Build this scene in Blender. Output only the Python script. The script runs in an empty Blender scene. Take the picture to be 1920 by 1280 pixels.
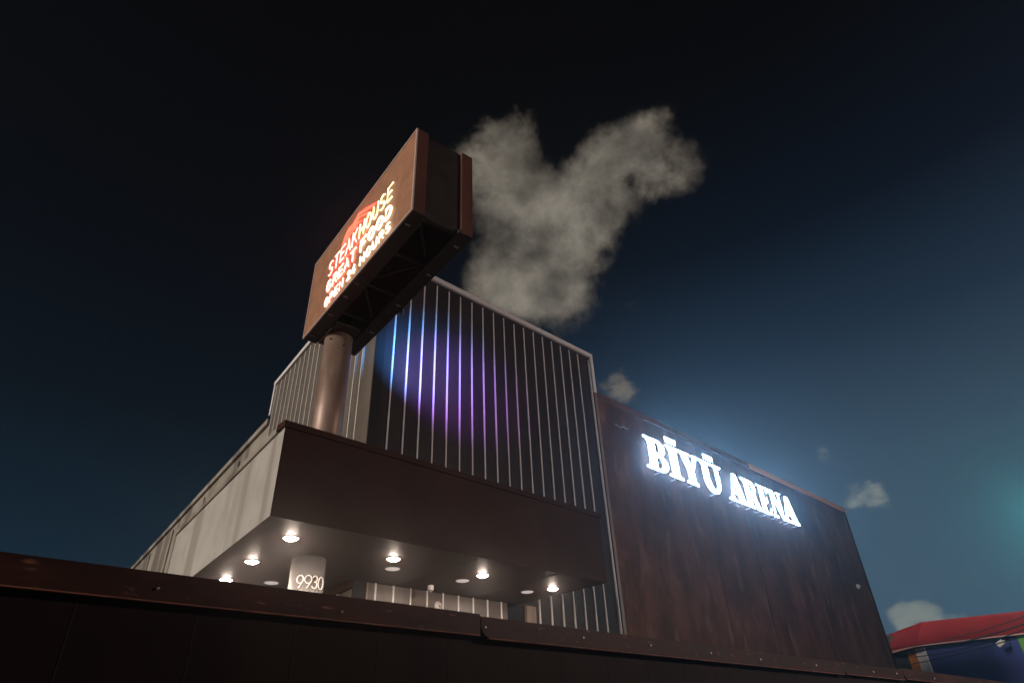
import bpy, bmesh, math, random
from mathutils import Vector, Matrix
random.seed(7)
R = math.radians
SC = bpy.context.scene
COL = SC.collection

# ------------------------------------------------------------------ helpers
def link(o, parent=None):
    COL.objects.link(o)
    if parent is not None:
        o.parent = parent
    return o

def obj(name, bm, mat, parent=None, smooth=False, bevel=0.0):
    me = bpy.data.meshes.new(name)
    bmesh.ops.recalc_face_normals(bm, faces=bm.faces[:])
    bm.to_mesh(me); bm.free()
    for m in (mat if isinstance(mat, (list, tuple)) else [mat]):
        me.materials.append(m)
    if smooth:
        for p in me.polygons: p.use_smooth = True
    o = bpy.data.objects.new(name, me)
    link(o, parent)
    if bevel:
        b = o.modifiers.new('bevel', 'BEVEL'); b.width = bevel; b.segments = 2; b.limit_method = 'ANGLE'
    return o

def tag(o, label, cat, group=None):
    o['label'] = label; o['category'] = cat
    if group: o['group'] = group
    return o

def thing(name, label, cat, loc=(0, 0, 0), group=None):
    o = bpy.data.objects.new(name, None); link(o)
    o.location = loc
    return tag(o, label, cat, group)

def copy_tree(o, loc, label=None):
    c = o.copy(); COL.objects.link(c); c.location = loc
    if label: c['label'] = label
    for ch in list(o.children):
        d = ch.copy(); COL.objects.link(d); d.parent = c
        for g in list(ch.children):
            e = g.copy(); COL.objects.link(e); e.parent = d
    return c

def box(bm, x0, x1, y0, y1, z0, z1):
    vs = [bm.verts.new(p) for p in ((x0,y0,z0),(x1,y0,z0),(x1,y1,z0),(x0,y1,z0),(x0,y0,z1),(x1,y0,z1),(x1,y1,z1),(x0,y1,z1))]
    for f in ((0,3,2,1),(4,5,6,7),(0,1,5,4),(1,2,6,5),(2,3,7,6),(3,0,4,7)):
        bm.faces.new([vs[i] for i in f])

def hexa(bm, p):
    """eight corner points, bottom four then top four"""
    vs = [bm.verts.new(q) for q in p]
    for f in ((0,3,2,1),(4,5,6,7),(0,1,5,4),(1,2,6,5),(2,3,7,6),(3,0,4,7)):
        bm.faces.new([vs[i] for i in f])

def prism(bm, pts, z0, z1):
    """pts: list of (x,y); vertical prism"""
    b = [bm.verts.new((x, y, z0)) for x, y in pts]
    t = [bm.verts.new((x, y, z1)) for x, y in pts]
    n = len(pts)
    bm.faces.new(b[::-1]); bm.faces.new(t)
    for i in range(n):
        bm.faces.new((b[i], b[(i+1) % n], t[(i+1) % n], t[i]))

def slab(bm, pts, fn, d0, d1):
    """polygon pts (a,b) extruded between depth d0..d1; fn(a,b,d)->xyz"""
    f = [bm.verts.new(fn(a, b, d0)) for a, b in pts]
    k = [bm.verts.new(fn(a, b, d1)) for a, b in pts]
    n = len(pts)
    bm.faces.new(f); bm.faces.new(k[::-1])
    for i in range(n):
        bm.faces.new((f[i], k[i], k[(i+1) % n], f[(i+1) % n]))

def cyl(bm, c, r, z0, z1, seg=48, r1=None):
    r1 = r if r1 is None else r1
    b = [bm.verts.new((c[0]+r*math.cos(2*math.pi*i/seg), c[1]+r*math.sin(2*math.pi*i/seg), z0)) for i in range(seg)]
    t = [bm.verts.new((c[0]+r1*math.cos(2*math.pi*i/seg), c[1]+r1*math.sin(2*math.pi*i/seg), z1)) for i in range(seg)]
    bm.faces.new(b[::-1]); bm.faces.new(t)
    for i in range(seg):
        bm.faces.new((b[i], b[(i+1) % seg], t[(i+1) % seg], t[i]))

def lathe(bm, prof, seg=32, c=(0, 0, 0)):
    """prof: (r,z) list, revolved about z"""
    rings = []
    for r, z in prof:
        if r < 1e-6:
            rings.append([bm.verts.new((c[0], c[1], c[2]+z))])
        else:
            rings.append([bm.verts.new((c[0]+r*math.cos(2*math.pi*i/seg), c[1]+r*math.sin(2*math.pi*i/seg), c[2]+z)) for i in range(seg)])
    for a, b in zip(rings, rings[1:]):
        for i in range(seg):
            j = (i+1) % seg
            if len(a) == 1: bm.faces.new((a[0], b[i], b[j]))
            elif len(b) == 1: bm.faces.new((a[i], b[0], a[j]))
            else: bm.faces.new((a[i], b[i], b[j], a[j]))

def tube(bm, pts, r, seg=8, closed=False):
    """round tube along points with rounded ends"""
    P = [Vector(p) for p in pts]
    n = len(P)
    rings = []
    def frame(t):
        up = Vector((0, 0, 1)) if abs(t.z) < .9 else Vector((1, 0, 0))
        a = t.cross(up).normalized(); return a, a.cross(t).normalized()
    def ring(c, t, rr):
        a, b = frame(t)
        return [bm.verts.new(c + rr*(a*math.cos(2*math.pi*k/seg) + b*math.sin(2*math.pi*k/seg))) for k in range(seg)]
    T = []
    for i in range(n):
        if closed:
            t = P[(i+1) % n] - P[i-1]
        else:
            t = P[min(i+1, n-1)] - P[max(i-1, 0)]
        T.append(t.normalized())
    if not closed:
        t = T[0]
        rings.append(ring(P[0] - t*r*.92, t, r*.38)); rings.append(ring(P[0] - t*r*.6, t, r*.8))
    for i in range(n): rings.append(ring(P[i], T[i], r))
    if not closed:
        t = T[-1]
        rings.append(ring(P[-1] + t*r*.6, t, r*.8)); rings.append(ring(P[-1] + t*r*.92, t, r*.38))
    m = len(rings)
    for i in range(m if closed else m-1):
        A, B = rings[i], rings[(i+1) % m]
        # match ring phase
        off = min(range(seg), key=lambda k: (A[0].co - B[k].co).length)
        for k in range(seg):
            bm.faces.new((A[k], A[(k+1) % seg], B[(k+1+off) % seg], B[(k+off) % seg]))
    if not closed:
        bm.faces.new(rings[0][::-1]); bm.faces.new(rings[-1])

# ------------------------------------------------------------------ materials
def mat(name, col, col2=None, rough=.6, metal=0.0, scale=(4, 4, 4), detail=6, bump=0.0, bump_scale=40, spec=.5,
        rough2=None, lo=.35, hi=.65, streak=None):
    m = bpy.data.materials.new(name); m.use_nodes = True
    nt = m.node_tree; N = nt.nodes; L = nt.links
    p = N['Principled BSDF']
    p.inputs['Roughness'].default_value = rough
    p.inputs['Metallic'].default_value = metal
    p.inputs['Specular IOR Level'].default_value = spec
    p.inputs['Base Color'].default_value = (*col, 1)
    tc = N.new('ShaderNodeTexCoord')
    mp = N.new('ShaderNodeMapping'); mp.inputs['Scale'].default_value = scale
    L.new(tc.outputs['Object'], mp.inputs['Vector'])
    no = N.new('ShaderNodeTexNoise'); no.inputs['Scale'].default_value = 1; no.inputs['Detail'].default_value = detail
    no.inputs['Roughness'].default_value = .62
    L.new(mp.outputs[0], no.inputs['Vector'])
    mr = N.new('ShaderNodeMapRange'); mr.inputs['From Min'].default_value = lo; mr.inputs['From Max'].default_value = hi
    mr.interpolation_type = 'SMOOTHSTEP'
    L.new(no.outputs['Fac'], mr.inputs['Value'])
    out = None
    if col2 is not None:
        mx = N.new('ShaderNodeMix'); mx.data_type = 'RGBA'
        mx.inputs['A'].default_value = (*col, 1); mx.inputs['B'].default_value = (*col2, 1)
        L.new(mr.outputs[0], mx.inputs['Factor'])
        out = mx.outputs['Result']
        L.new(out, p.inputs['Base Color'])
    if streak is not None:   # second layer of marks: (colour, scale xyz, lo, hi, amount)
        c3, sc3, lo3, hi3, amt = streak
        mp3 = N.new('ShaderNodeMapping'); mp3.inputs['Scale'].default_value = sc3
        L.new(tc.outputs['Object'], mp3.inputs['Vector'])
        n3 = N.new('ShaderNodeTexNoise'); n3.inputs['Scale'].default_value = 1; n3.inputs['Detail'].default_value = 5
        L.new(mp3.outputs[0], n3.inputs['Vector'])
        r3 = N.new('ShaderNodeMapRange'); r3.inputs['From Min'].default_value = lo3; r3.inputs['From Max'].default_value = hi3
        r3.inputs['To Max'].default_value = amt; r3.interpolation_type = 'SMOOTHSTEP'
        L.new(n3.outputs['Fac'], r3.inputs['Value'])
        m3 = N.new('ShaderNodeMix'); m3.data_type = 'RGBA'
        if out is not None: L.new(out, m3.inputs['A'])
        else: m3.inputs['A'].default_value = (*col, 1)
        m3.inputs['B'].default_value = (*c3, 1)
        L.new(r3.outputs[0], m3.inputs['Factor'])
        L.new(m3.outputs['Result'], p.inputs['Base Color'])
    if rough2 is not None:
        rr = N.new('ShaderNodeMapRange'); rr.inputs['To Min'].default_value = rough; rr.inputs['To Max'].default_value = rough2
        L.new(no.outputs['Fac'], rr.inputs['Value']); L.new(rr.outputs[0], p.inputs['Roughness'])
    if bump:
        nb = N.new('ShaderNodeTexNoise'); nb.inputs['Scale'].default_value = bump_scale; nb.inputs['Detail'].default_value = 4
        L.new(tc.outputs['Object'], nb.inputs['Vector'])
        b = N.new('ShaderNodeBump'); b.inputs['Strength'].default_value = bump; b.inputs['Distance'].default_value = .02
        L.new(nb.outputs['Fac'], b.inputs['Height']); L.new(b.outputs[0], p.inputs['Normal'])
    return m

def glow(name, col, strength):
    m = bpy.data.materials.new(name); m.use_nodes = True
    nt = m.node_tree
    for n in list(nt.nodes):
        if n.type != 'OUTPUT_MATERIAL': nt.nodes.remove(n)
    e = nt.nodes.new('ShaderNodeEmission'); e.inputs['Color'].default_value = (*col, 1); e.inputs['Strength'].default_value = strength
    nt.links.new(e.outputs[0], nt.nodes['Material Output'].inputs['Surface'])
    return m

M = {}
M['asphalt'] = mat('asphalt', (.045,.043,.042), (.065,.062,.06), rough=.85, scale=(.6,.6,.6), bump=.4, bump_scale=90)
M['hall'] = mat('weathered_brown_steel', (.058,.025,.017), (.165,.074,.048), spec=.2, rough=.55, rough2=.75, scale=(1.1,1.1,.5), lo=.3, hi=.72,
                streak=((.26,.14,.10), (2.2,2.2,.8), .53, .74, .7), bump=.12, bump_scale=14)
M['groove'] = mat('dark_joint', (.012,.010,.010), rough=.8)
M['cap_brown'] = mat('brown_cap_metal', (.12,.062,.047), (.17,.085,.062), rough=.45, scale=(2,2,2))
M['cap_orange_lit'] = mat('orange_lit_cap_metal', (.82,.38,.19), (.88,.46,.25), rough=.45, scale=(.5,2,2))  # orange lamp light on the cap's right half, put into its colour
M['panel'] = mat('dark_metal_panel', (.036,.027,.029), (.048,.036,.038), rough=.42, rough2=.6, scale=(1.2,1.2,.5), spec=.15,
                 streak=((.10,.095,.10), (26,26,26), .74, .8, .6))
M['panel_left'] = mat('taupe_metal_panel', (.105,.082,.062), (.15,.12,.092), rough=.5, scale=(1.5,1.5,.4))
M['panel_downlit'] = mat('downlit_metal_panel', (.105,.082,.070), (.15,.118,.10), rough=.33, rough2=.45, scale=(1.5,1.5,.6))  # lighter copy of the tower panel, with the downlight in its colour
M['seam'] = mat('pale_seam_metal', (.82,.74,.71), (.90,.85,.82), rough=.4, scale=(3,3,1.5))
M['coping'] = mat('white_coping_metal', (.74,.68,.67), (.8,.76,.75), rough=.45)
M['trim'] = mat('bronze_corner_trim', (.20,.14,.11), (.28,.2,.16), rough=.4, scale=(3,3,.6))
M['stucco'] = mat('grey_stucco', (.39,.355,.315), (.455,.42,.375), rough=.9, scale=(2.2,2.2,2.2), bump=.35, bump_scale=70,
                  streak=((.27,.235,.195), (1.6,1.6,.05), .55, .66, .8))  # vertical streaks are pole shadows painted into the stucco colour
M['rear'] = mat('stained_concrete_wall', (.24,.205,.165), (.34,.30,.25), rough=.9, scale=(.8,.8,.8), bump=.3, bump_scale=40,
                streak=((.12,.095,.08), (1.1,1.1,.04), .5, .62, .85))
M['fascia'] = mat('dark_brown_fascia', (.032,.0108,.0062), (.046,.017,.010), spec=.12, rough=.55, rough2=.7, scale=(.8,.8,.8))
M['soffit'] = mat('brown_gloss_soffit', (.028,.0095,.0055), (.042,.015,.0085), spec=.3, rough=.52, rough2=.66, scale=(.5,.5,.5))
M['pole'] = mat('grey_painted_steel_pole', (.26,.165,.125), (.36,.25,.20), rough=.5, metal=.35, scale=(3,3,1.2),
                streak=((.2,.1,.07), (5,5,.6), .58, .75, .6))
M['column'] = mat('brushed_steel_column', (.74,.71,.68), (.80,.77,.74), rough=.24, metal=.8, scale=(60,60,1.5))
M['digit'] = mat('pale_metal_digits', (.8,.76,.73), rough=.35)
M['sign_face'] = mat('brown_sign_face', (.30,.135,.072), (.38,.18,.10), rough=.6, scale=(5,5,5), bump=.15, bump_scale=25)
M['sign_side'] = mat('rust_brown_sign_edge', (.080,.028,.019), (.115,.042,.028), rough=.55, scale=(4,4,1))
M['sign_edge'] = mat('pale_sign_trim', (.55,.42,.36), rough=.45)
M['sign_dark'] = mat('black_sign_steel', (.022,.016,.013), (.034,.024,.019), rough=.6, scale=(4,4,4))
M['truss'] = mat('dark_truss_steel', (.028,.021,.018), rough=.7)
M['white'] = mat('white_plastic', (.78,.74,.72), rough=.45)
M['grey'] = mat('grey_plastic', (.25,.23,.22), rough=.5)
M['black'] = mat('black_plastic', (.012,.012,.012), rough=.35)
M['doorway_shade'] = mat('dark_doorway_shade', (.012,.011,.011), rough=.15)  # shade of the doorway recess as a flat dark colour
M['fence_cap'] = mat('rusty_brown_fence_cap', (.030,.0105,.0075), (.065,.024,.017), spec=.15, rough=.5, rough2=.7, scale=(1.5,5,5),
                     streak=((.42,.19,.11), (9,40,40), .62, .75, .5))
M['fence_lip'] = mat('rusted_lip', (.36,.13,.07), (.16,.06,.045), rough=.75, scale=(6,6,6))
M['fence_board'] = mat('dark_fence_board', (.012,.0065,.006), (.022,.0115,.010), spec=.1, rough=.7, scale=(1.2,1.2,.4))
M['red'] = mat('red_awning_fabric', (.27,.010,.014), (.33,.016,.018), rough=.75, scale=(.6,.6,.6))
M['red_edge'] = mat('pale_red_piping', (.75,.42,.38), rough=.7)
M['blue'] = mat('dark_blue_painted_wall', (.012,.016,.15), (.02,.026,.20), rough=.7, scale=(.5,.5,.5))
M['whitewall'] = mat('white_painted_pilaster', (.75,.72,.70), (.68,.65,.63), rough=.8)
M['orange'] = mat('orange_painted_panel', (.48,.13,.02), (.55,.17,.03), rough=.7)
M['green'] = mat('green_painted_panel', (.10,.32,.03), rough=.7)
M['darkwall'] = mat('dark_side_wall', (.02,.018,.018), rough=.8)
M['cable'] = mat('black_cable', (.012,.012,.013), rough=.5)
M['board'] = mat('cream_sign_board', (.75,.48,.28), (.8,.6,.45), rough=.6)

M['letter_white'] = glow('cold_white_letter_light', (.30,.60,1.0), 92)
M['letter_back'] = glow('blue_letter_back_light', (.30,.56,1.0), 9)
M['letter_side'] = glow('blue_letter_side_light', (.45,.68,1.0), 1.3)
M['neon_white'] = glow('pink_flare_white_neon', (1.0,.56,.44), 3.6)
M['neon_warm_flare'] = glow('yellowish_flare_neon', (1.0,.86,.58), 3.2)
M['neon_cream_flare'] = glow('cream_flare_neon', (1.0,.88,.46), 2.2)
M['neon_pink'] = glow('pink_red_neon', (1.0,.07,.04), 5.0)
M['neon_red'] = glow('red_neon', (1.0,.02,.012), 10.0)
FILL_W = 3000
M['teal_bulb'] = glow('teal_lamp_bulb', (.12,.90,.86), 480)
M['fill_bulb'] = glow('added_fill_lamp_bulb', (1.0,.78,.66), 12)  # bulb of the added, unseen fill lamp
M['lamp'] = glow('downlight_glow', (1.0,.80,.66), 620)
M['dim'] = glow('dim_round_lamp', (1.0,.84,.77), .5)

# ------------------------------------------------------------------ ground
bm = bmesh.new(); S = 900
f = [bm.verts.new(p) for p in ((-S,-S,0),(S,-S,0),(S,S,0),(-S,S,0))]; bm.faces.new(f)
g = obj('ground', bm, M['asphalt']); g['kind'] = 'structure'

bm = bmesh.new(); f = [bm.verts.new(p) for p in ((1.5,3.4,.004),(13.0,3.4,.004),(13.0,9.88,.004),(5.7,9.88,.004),(6.1,15,.004),(1.5,15,.004))]; bm.faces.new(f)
g = obj('bounce_pavement', bm, mat('added_bounce_paving', (.12,.108,.10), (.16,.148,.135), rough=.85, scale=(1.5,1.5,1.5), bump=.3, bump_scale=60)); g['kind'] = 'structure'  # unseen paving added to bounce the downlights up to the soffit
# ------------------------------------------------------------------ directions
# x runs along the front of the hall, y away from the camera, z up; the left side of the
# building runs in direction LD (the plan is not quite square)
LD = Vector((.1045, .9945, 0))
LN = Vector((-.9945, .1045, 0))            # outward normal of the left side
CORNER = Vector((5.75, 9.9, 0))            # tower corner
CAN = Vector((3.16, 7.59, 0))              # canopy corner
def left(s, out, z, base=CORNER):
    p = base + LD*s + LN*out
    return (p.x, p.y, z)

# ------------------------------------------------------------------ the arena building
arena = thing('arena_building', 'large dark brown arena hall with a ribbed corner tower and a lit entrance canopy', 'building', (0, 0, 0))

# hall wall
bm = bmesh.new(); box(bm, 13.05, 30.38, 9.98, 34, 0, 10.22)
hall = obj('hall_wall', bm, M['hall'], arena)
bm = bmesh.new()
for x in (18.22, 20.9, 25.4):
    box(bm, x-.008, x+.008, 9.976, 9.985, 0, 10.2)
obj('panel_joint', bm, M['groove'], hall)
for x0, x1, mm in ((13.05, 21.9, 'cap_brown'), (21.905, 30.45, 'cap_orange_lit')):
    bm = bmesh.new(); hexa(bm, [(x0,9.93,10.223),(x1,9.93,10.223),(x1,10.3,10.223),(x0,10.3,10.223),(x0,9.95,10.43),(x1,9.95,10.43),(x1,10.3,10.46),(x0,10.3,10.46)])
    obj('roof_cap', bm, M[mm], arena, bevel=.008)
bm = bmesh.new(); box(bm, 30.383, 30.47, 9.955, 10.05, 0, 10.22)
obj('edge_trim', bm, M['groove'], hall)
# scratch mark on the wall
bm = bmesh.new()
tube(bm, [(13.93,9.975,9.62),(14.06,9.975,9.60),(14.2,9.975,9.575),(14.26,9.975,9.64),(14.36,9.975,9.65),(14.46,9.975,9.62),(14.53,9.975,9.64)], .011, 6)
obj('scratch_mark', bm, M['seam'], hall)

# tower: front cladding and left cladding are two faces of one box, roof slightly out of level
TB = 9.9
bm = bmesh.new()
Ld = left(6.78, 0, 0)
hexa(bm, [(5.75,TB,0),(13.02,TB,0),(13.02,17,0),(Ld[0],Ld[1],0), (5.75,TB,11.40),(13.02,TB,11.52),(13.02,17,11.4),(Ld[0],Ld[1],11.2)])
for fc in bm.faces:
    fc.normal_update()
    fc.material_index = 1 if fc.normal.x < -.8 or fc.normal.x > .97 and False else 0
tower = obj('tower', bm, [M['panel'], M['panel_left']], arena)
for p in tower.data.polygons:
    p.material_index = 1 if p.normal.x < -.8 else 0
# seams: raised ribs, each one a strip
def front_seam(x, z0, z1, w=.031):
    bm = bmesh.new(); box(bm, x-w/2, x+w/2, TB-.026, TB+.004, z0, z1)
    return obj('seam_strip', bm, M['seam'], tower)
gapz = {9: (5.6,), 12: (9.9,), 14: (10.3,), 16: (10.1,), 11: (6.1,)}
for i in range(18):
    x = 6.18 + .3667*i
    if 9.7 < x < 10.07: continue
    zt = 11.40 + (x-5.75)*.0165 - .13
    if 9.3 < x < 9.7:
        front_seam(x, 5.3, zt, .026); continue
    front_seam(x, 0, zt)
front_seam(9.85, 5.3, 11.30)
bm = bmesh.new(); box(bm, 12.865, 12.895, TB-.05, TB+.004, 0, 11.35); obj('seam_strip', bm, M['seam'], tower)
def left_seam(s, w=.026):
    bm = bmesh.new()
    zt = 11.40 - .2*s/6.78 - .13
    a = [left(s-w/2, .045, 0), left(s-w/2, -.004, 0), left(s+w/2, -.004, 0), left(s+w/2, .045, 0)]
    hexa(bm, a + [(p[0], p[1], zt) for p in a])
    return obj('seam_strip', bm, M['seam'], tower)
for k in range(18):
    left_seam(.55 + .3555*k)
# coping round the tower top and down its free edges
def strip_x(bm, x0, x1, y0, y1, z00, z01, h):
    hexa(bm, [(x0,y0,z00),(x1,y0,z01),(x1,y1,z01),(x0,y1,z00),(x0,y0,z00+h),(x1,y0,z01+h),(x1,y1,z01+h),(x0,y1,z00+h)])
bm = bmesh.new(); strip_x(bm, 5.76, 13.07, TB-.07, TB+.2, 11.36, 11.48, .13); obj('front_coping', bm, M['coping'], tower, bevel=.01)
bm = bmesh.new(); box(bm, 12.955, 13.07, TB-.065, TB+.06, 10.30, 11.475); obj('corner_coping', bm, M['coping'], tower, bevel=.008)
bm = bmesh.new(); box(bm, 12.955, 13.055, TB-.06, TB+.06, 0, 10.297); obj('corner_trim', bm, M['trim'], tower, bevel=.006)
bm = bmesh.new()
a = [left(0.02, .07, 0), left(0.02, -.15, 0), left(6.85, -.15, 0), left(6.85, .07, 0)]
zz = (11.36, 11.36, 11.16, 11.16)
hexa(bm, [(p[0], p[1], z) for p, z in zip(a, zz)] + [(p[0], p[1], z+.13) for p, z in zip(a, zz)]); obj('side_coping', bm, M['coping'], tower, bevel=.01)
bm = bmesh.new()
a = [left(6.74, .06, 0), left(6.74, -.1, 0), left(6.85, -.1, 0), left(6.85, .06, 0)]
hexa(bm, [(p[0], p[1], 10.16) for p in a] + [(p[0], p[1], 11.155) for p in a]); obj('corner_coping', bm, M['coping'], tower, bevel=.008)
# paler sheet over the same cladding, downlight put into its colour
bm = bmesh.new(); box(bm, 6.05, 9.28, TB-.012, TB+.002, 0, 4.195); obj('downlit_cladding', bm, M['panel_downlit'], arena)
# dark corner flashing
bm = bmesh.new()
box(bm, 5.74, 5.96, TB-.02, TB+.01, 0, 11.34); obj('corner_flashing', bm, M['groove'], tower)
bm = bmesh.new(); box(bm, 6.0, 6.03, TB-.03, TB+.005, 0, 4.19); obj('door_post', bm, M['trim'], tower)
# flush dark sheet in place of the doorway's shaded recess, and pilaster
bm = bmesh.new(); box(bm, 9.30, 9.755, TB-.02, TB+.01, .05, 4.19); obj('doorway_shade_sheet', bm, M['doorway_shade'], arena)
bm = bmesh.new(); box(bm, 9.765, 9.97, TB-.09, TB+.01, 0, 4.192); box(bm, 9.973, 10.06, TB-.06, TB+.01, 0, 4.192); obj('pilaster', bm, M['trim'], arena, bevel=.008)
# brown crown trim where the left face meets the soffit
bm = bmesh.new()
a = [left(.0, .10, 0), left(.0, .003, 0), left(3.2, .003, 0), left(3.2, .10, 0)]
hexa(bm, [(p[0], p[1], 4.07) for p in a] + [(p[0], p[1], 4.197) for p in a]); obj('crown_trim', bm, M['fascia'], arena)

# rear side wall behind the tower, carrying on along the left side
bm = bmesh.new()
a = [left(6.79, -.03, 0), left(34, -.03, 0), left(34, -3, 0), left(6.79, -3, 0)]
zz = (9.92, 9.70, 9.70, 9.92)
hexa(bm, [(p[0], p[1], 0) for p in a] + [(p[0], p[1], z) for p, z in zip(a, zz)])
rear = obj('side_wall', bm, M['rear'], arena)
bm = bmesh.new()
a = [left(6.86, .06, 0), left(34, .06, 0), left(34, -.35, 0), left(6.86, -.35, 0)]
zz = (9.923, 9.703, 9.703, 9.923)
hexa(bm, [(p[0], p[1], z) for p, z in zip(a, zz)] + [(p[0], p[1], z+.17) for p, z in zip(a, zz)])
obj('wall_coping', bm, M['rear'], rear)
bm = bmesh.new()
for s in (9.4, 13.2, 17.5, 21.5):
    a = [left(s-.06, .02, 0), left(s-.06, -.04, 0), left(s+.06, -.04, 0), left(s+.06, .02, 0)]
    hexa(bm, [(p[0], p[1], 0) for p in a] + [(p[0], p[1], 9.66) for p in a])
obj('wall_joint', bm, M['groove'] if False else M['rear'], rear)

# canopy: one slab wrapping the corner
CZ0, CZ1 = 4.2, 5.40
LEN = 5.62
far = CAN + LD*LEN
tl = CORNER + LD*(LEN - 2.2)
pts = [(CAN.x, CAN.y), (9.66, 7.59), (9.60, TB-.012), (5.735, TB-.012), (5.735 + .1045*3.6, TB+3.6), (far.x, far.y)]
bm = bmesh.new(); prism(bm, pts, CZ0, CZ1)
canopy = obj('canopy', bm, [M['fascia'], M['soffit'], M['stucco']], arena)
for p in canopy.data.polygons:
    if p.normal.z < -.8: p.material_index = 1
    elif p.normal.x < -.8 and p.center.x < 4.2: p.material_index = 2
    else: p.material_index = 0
bm = bmesh.new(); box(bm, 3.13, 9.68, 7.56, 7.80, CZ1+.003, CZ1+.095)
obj('canopy_coping', bm, M['fascia'], canopy, bevel=.006)
bm = bmesh.new()
a = [left(.26, .03, 0, CAN), left(LEN+.02, .03, 0, CAN), left(LEN+.02, -.2, 0, CAN), left(.26, -.2, 0, CAN)]
hexa(bm, [(p[0], p[1], CZ1+.003) for p in a] + [(p[0], p[1], CZ1+.095) for p in a])
obj('canopy_coping', bm, M['rear'], canopy)
# soffit joints
for x in (6.6, 8.4):
    bm = bmesh.new(); box(bm, x, x+.006, 7.66, 9.85, CZ0-.003, CZ0+.002); obj('soffit_joint', bm, M['groove'], canopy)

# ------------------------------------------------------------------ downlights and ceiling speakers
def make_downlight(loc, label):
    t = thing('downlight', label, 'downlight', loc, 'lit downlights in the canopy soffit')
    bm = bmesh.new(); lathe(bm, [(.082,.012),(.086,-.006),(.106,-.010),(.112,-.004),(.112,.0)], 32); obj('trim_ring', bm, M['white'], t, smooth=True)
    bm = bmesh.new(); lathe(bm, [(0,-.030),(.03,-.029),(.056,-.024),(.074,-.014),(.081,-.004)], 28); obj('lens', bm, M['lamp'], t)
    return t
dl = [((3.80,8.30,CZ0), 'lit downlight nearest the canopy corner, the highest bright one, left of the steel column'),
      ((3.89,9.71,CZ0), 'lit downlight second along the left edge of the canopy soffit, between two others'),
      ((4.03,10.99,CZ0), 'lit downlight farthest left under the canopy, just above the fence'),
      ((5.53,8.40,CZ0), 'lit downlight right of the steel column, directly above a dim round lamp'),
      ((7.36,8.43,CZ0), 'lit downlight right of the small white security camera'),
      ((9.14,8.48,CZ0), 'lit downlight farthest right, near the right end of the canopy')]
d0 = make_downlight(*dl[0])
for loc, lab in dl[1:]: copy_tree(d0, loc, lab)
def make_disc(loc, label):
    t = thing('ceiling_lamp', label, 'ceiling lamp', loc, 'dim round lamps in the canopy soffit')
    bm = bmesh.new(); lathe(bm, [(.0,-.014),(.085,-.013),(.105,-.008),(.112,0)], 32); obj('diffuser', bm, M['dim'], t, smooth=True)
    bm = bmesh.new(); lathe(bm, [(.112,-.001),(.122,-.004),(.126,0)], 32); obj('rim', bm, M['grey'], t, smooth=True)
    return t
ds = [((4.72,10.80,CZ0), 'dim white round ceiling lamp left of the steel column, low by the fence'),
      ((5.86,8.91,CZ0), 'dim white round ceiling lamp directly below a bright downlight'),
      ((7.32,8.92,CZ0), 'dim white round ceiling lamp close left of a bright downlight, right of the security camera'),
      ((8.92,8.94,CZ0), 'dim white round ceiling lamp nearest the right end of the canopy')]
s0 = make_disc(*ds[0])
for loc, lab in ds[1:]: copy_tree(s0, loc, lab)

# security camera hanging from the soffit
t = thing('security_camera', 'small white security camera hanging under the canopy soffit', 'camera', (7.07, 9.50, CZ0))
bm = bmesh.new(); lathe(bm, [(0,0),(.052,0),(.055,-.01),(.055,-.075),(.05,-.082),(0,-.082)], 28); obj('housing', bm, M['white'], t, smooth=False)
bm = bmesh.new(); lathe(bm, [(.034,-.08),(.034,-.095),(.026,-.115),(.012,-.126),(0,-.128)], 24); obj('dome_lens', bm, M['grey'], t, smooth=True)

# alarm bell
t = thing('alarm_bell', 'round white alarm bell on the ribbed wall under the canopy', 'alarm bell', (7.53, TB-.004, 3.965))
def disc_y(bm, prof, seg=28, c=(0, 0)):
    rings = []
    for r, d in prof:
        rings.append([bm.verts.new((c[0]+r*math.cos(2*math.pi*i/seg), -d, c[1]+r*math.sin(2*math.pi*i/seg))) for i in range(seg)] if r > 1e-6 else [bm.verts.new((c[0], -d, c[1]))])
    for a, b in zip(rings, rings[1:]):
        for i in range(seg):
            j = (i+1) % seg
            if len(b) == 1: bm.faces.new((a[i], a[j], b[0]))
            else: bm.faces.new((a[i], a[j], b[j], b[i]))
bm = bmesh.new(); disc_y(bm, [(.078,0),(.08,.02),(.074,.035),(.05,.045),(0,.05)]); obj('gong', bm, M['white'], t, smooth=True)
bm = bmesh.new(); box(bm, .004, .06, -.058, -.03, -.022, -.006); box(bm, .004, .016, -.058, -.03, -.03, .012); obj('striker', bm, M['grey'], t)

# wall lamp stud on the hall
t = thing('wall_stud', 'tiny pale round fitting low on the dark brown hall wall near its right edge', 'wall fitting', (29.0, 9.976, 6.86))
bm = bmesh.new(); disc_y(bm, [(.10,0),(.10,.05),(.06,.12),(0,.14)]); obj('cap', bm, M['white'], t, smooth=True)
bm = bmesh.new(); disc_y(bm, [(.14,0),(.14,.02),(0,.02)]); obj('base_plate', bm, M['black'], t)

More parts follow.
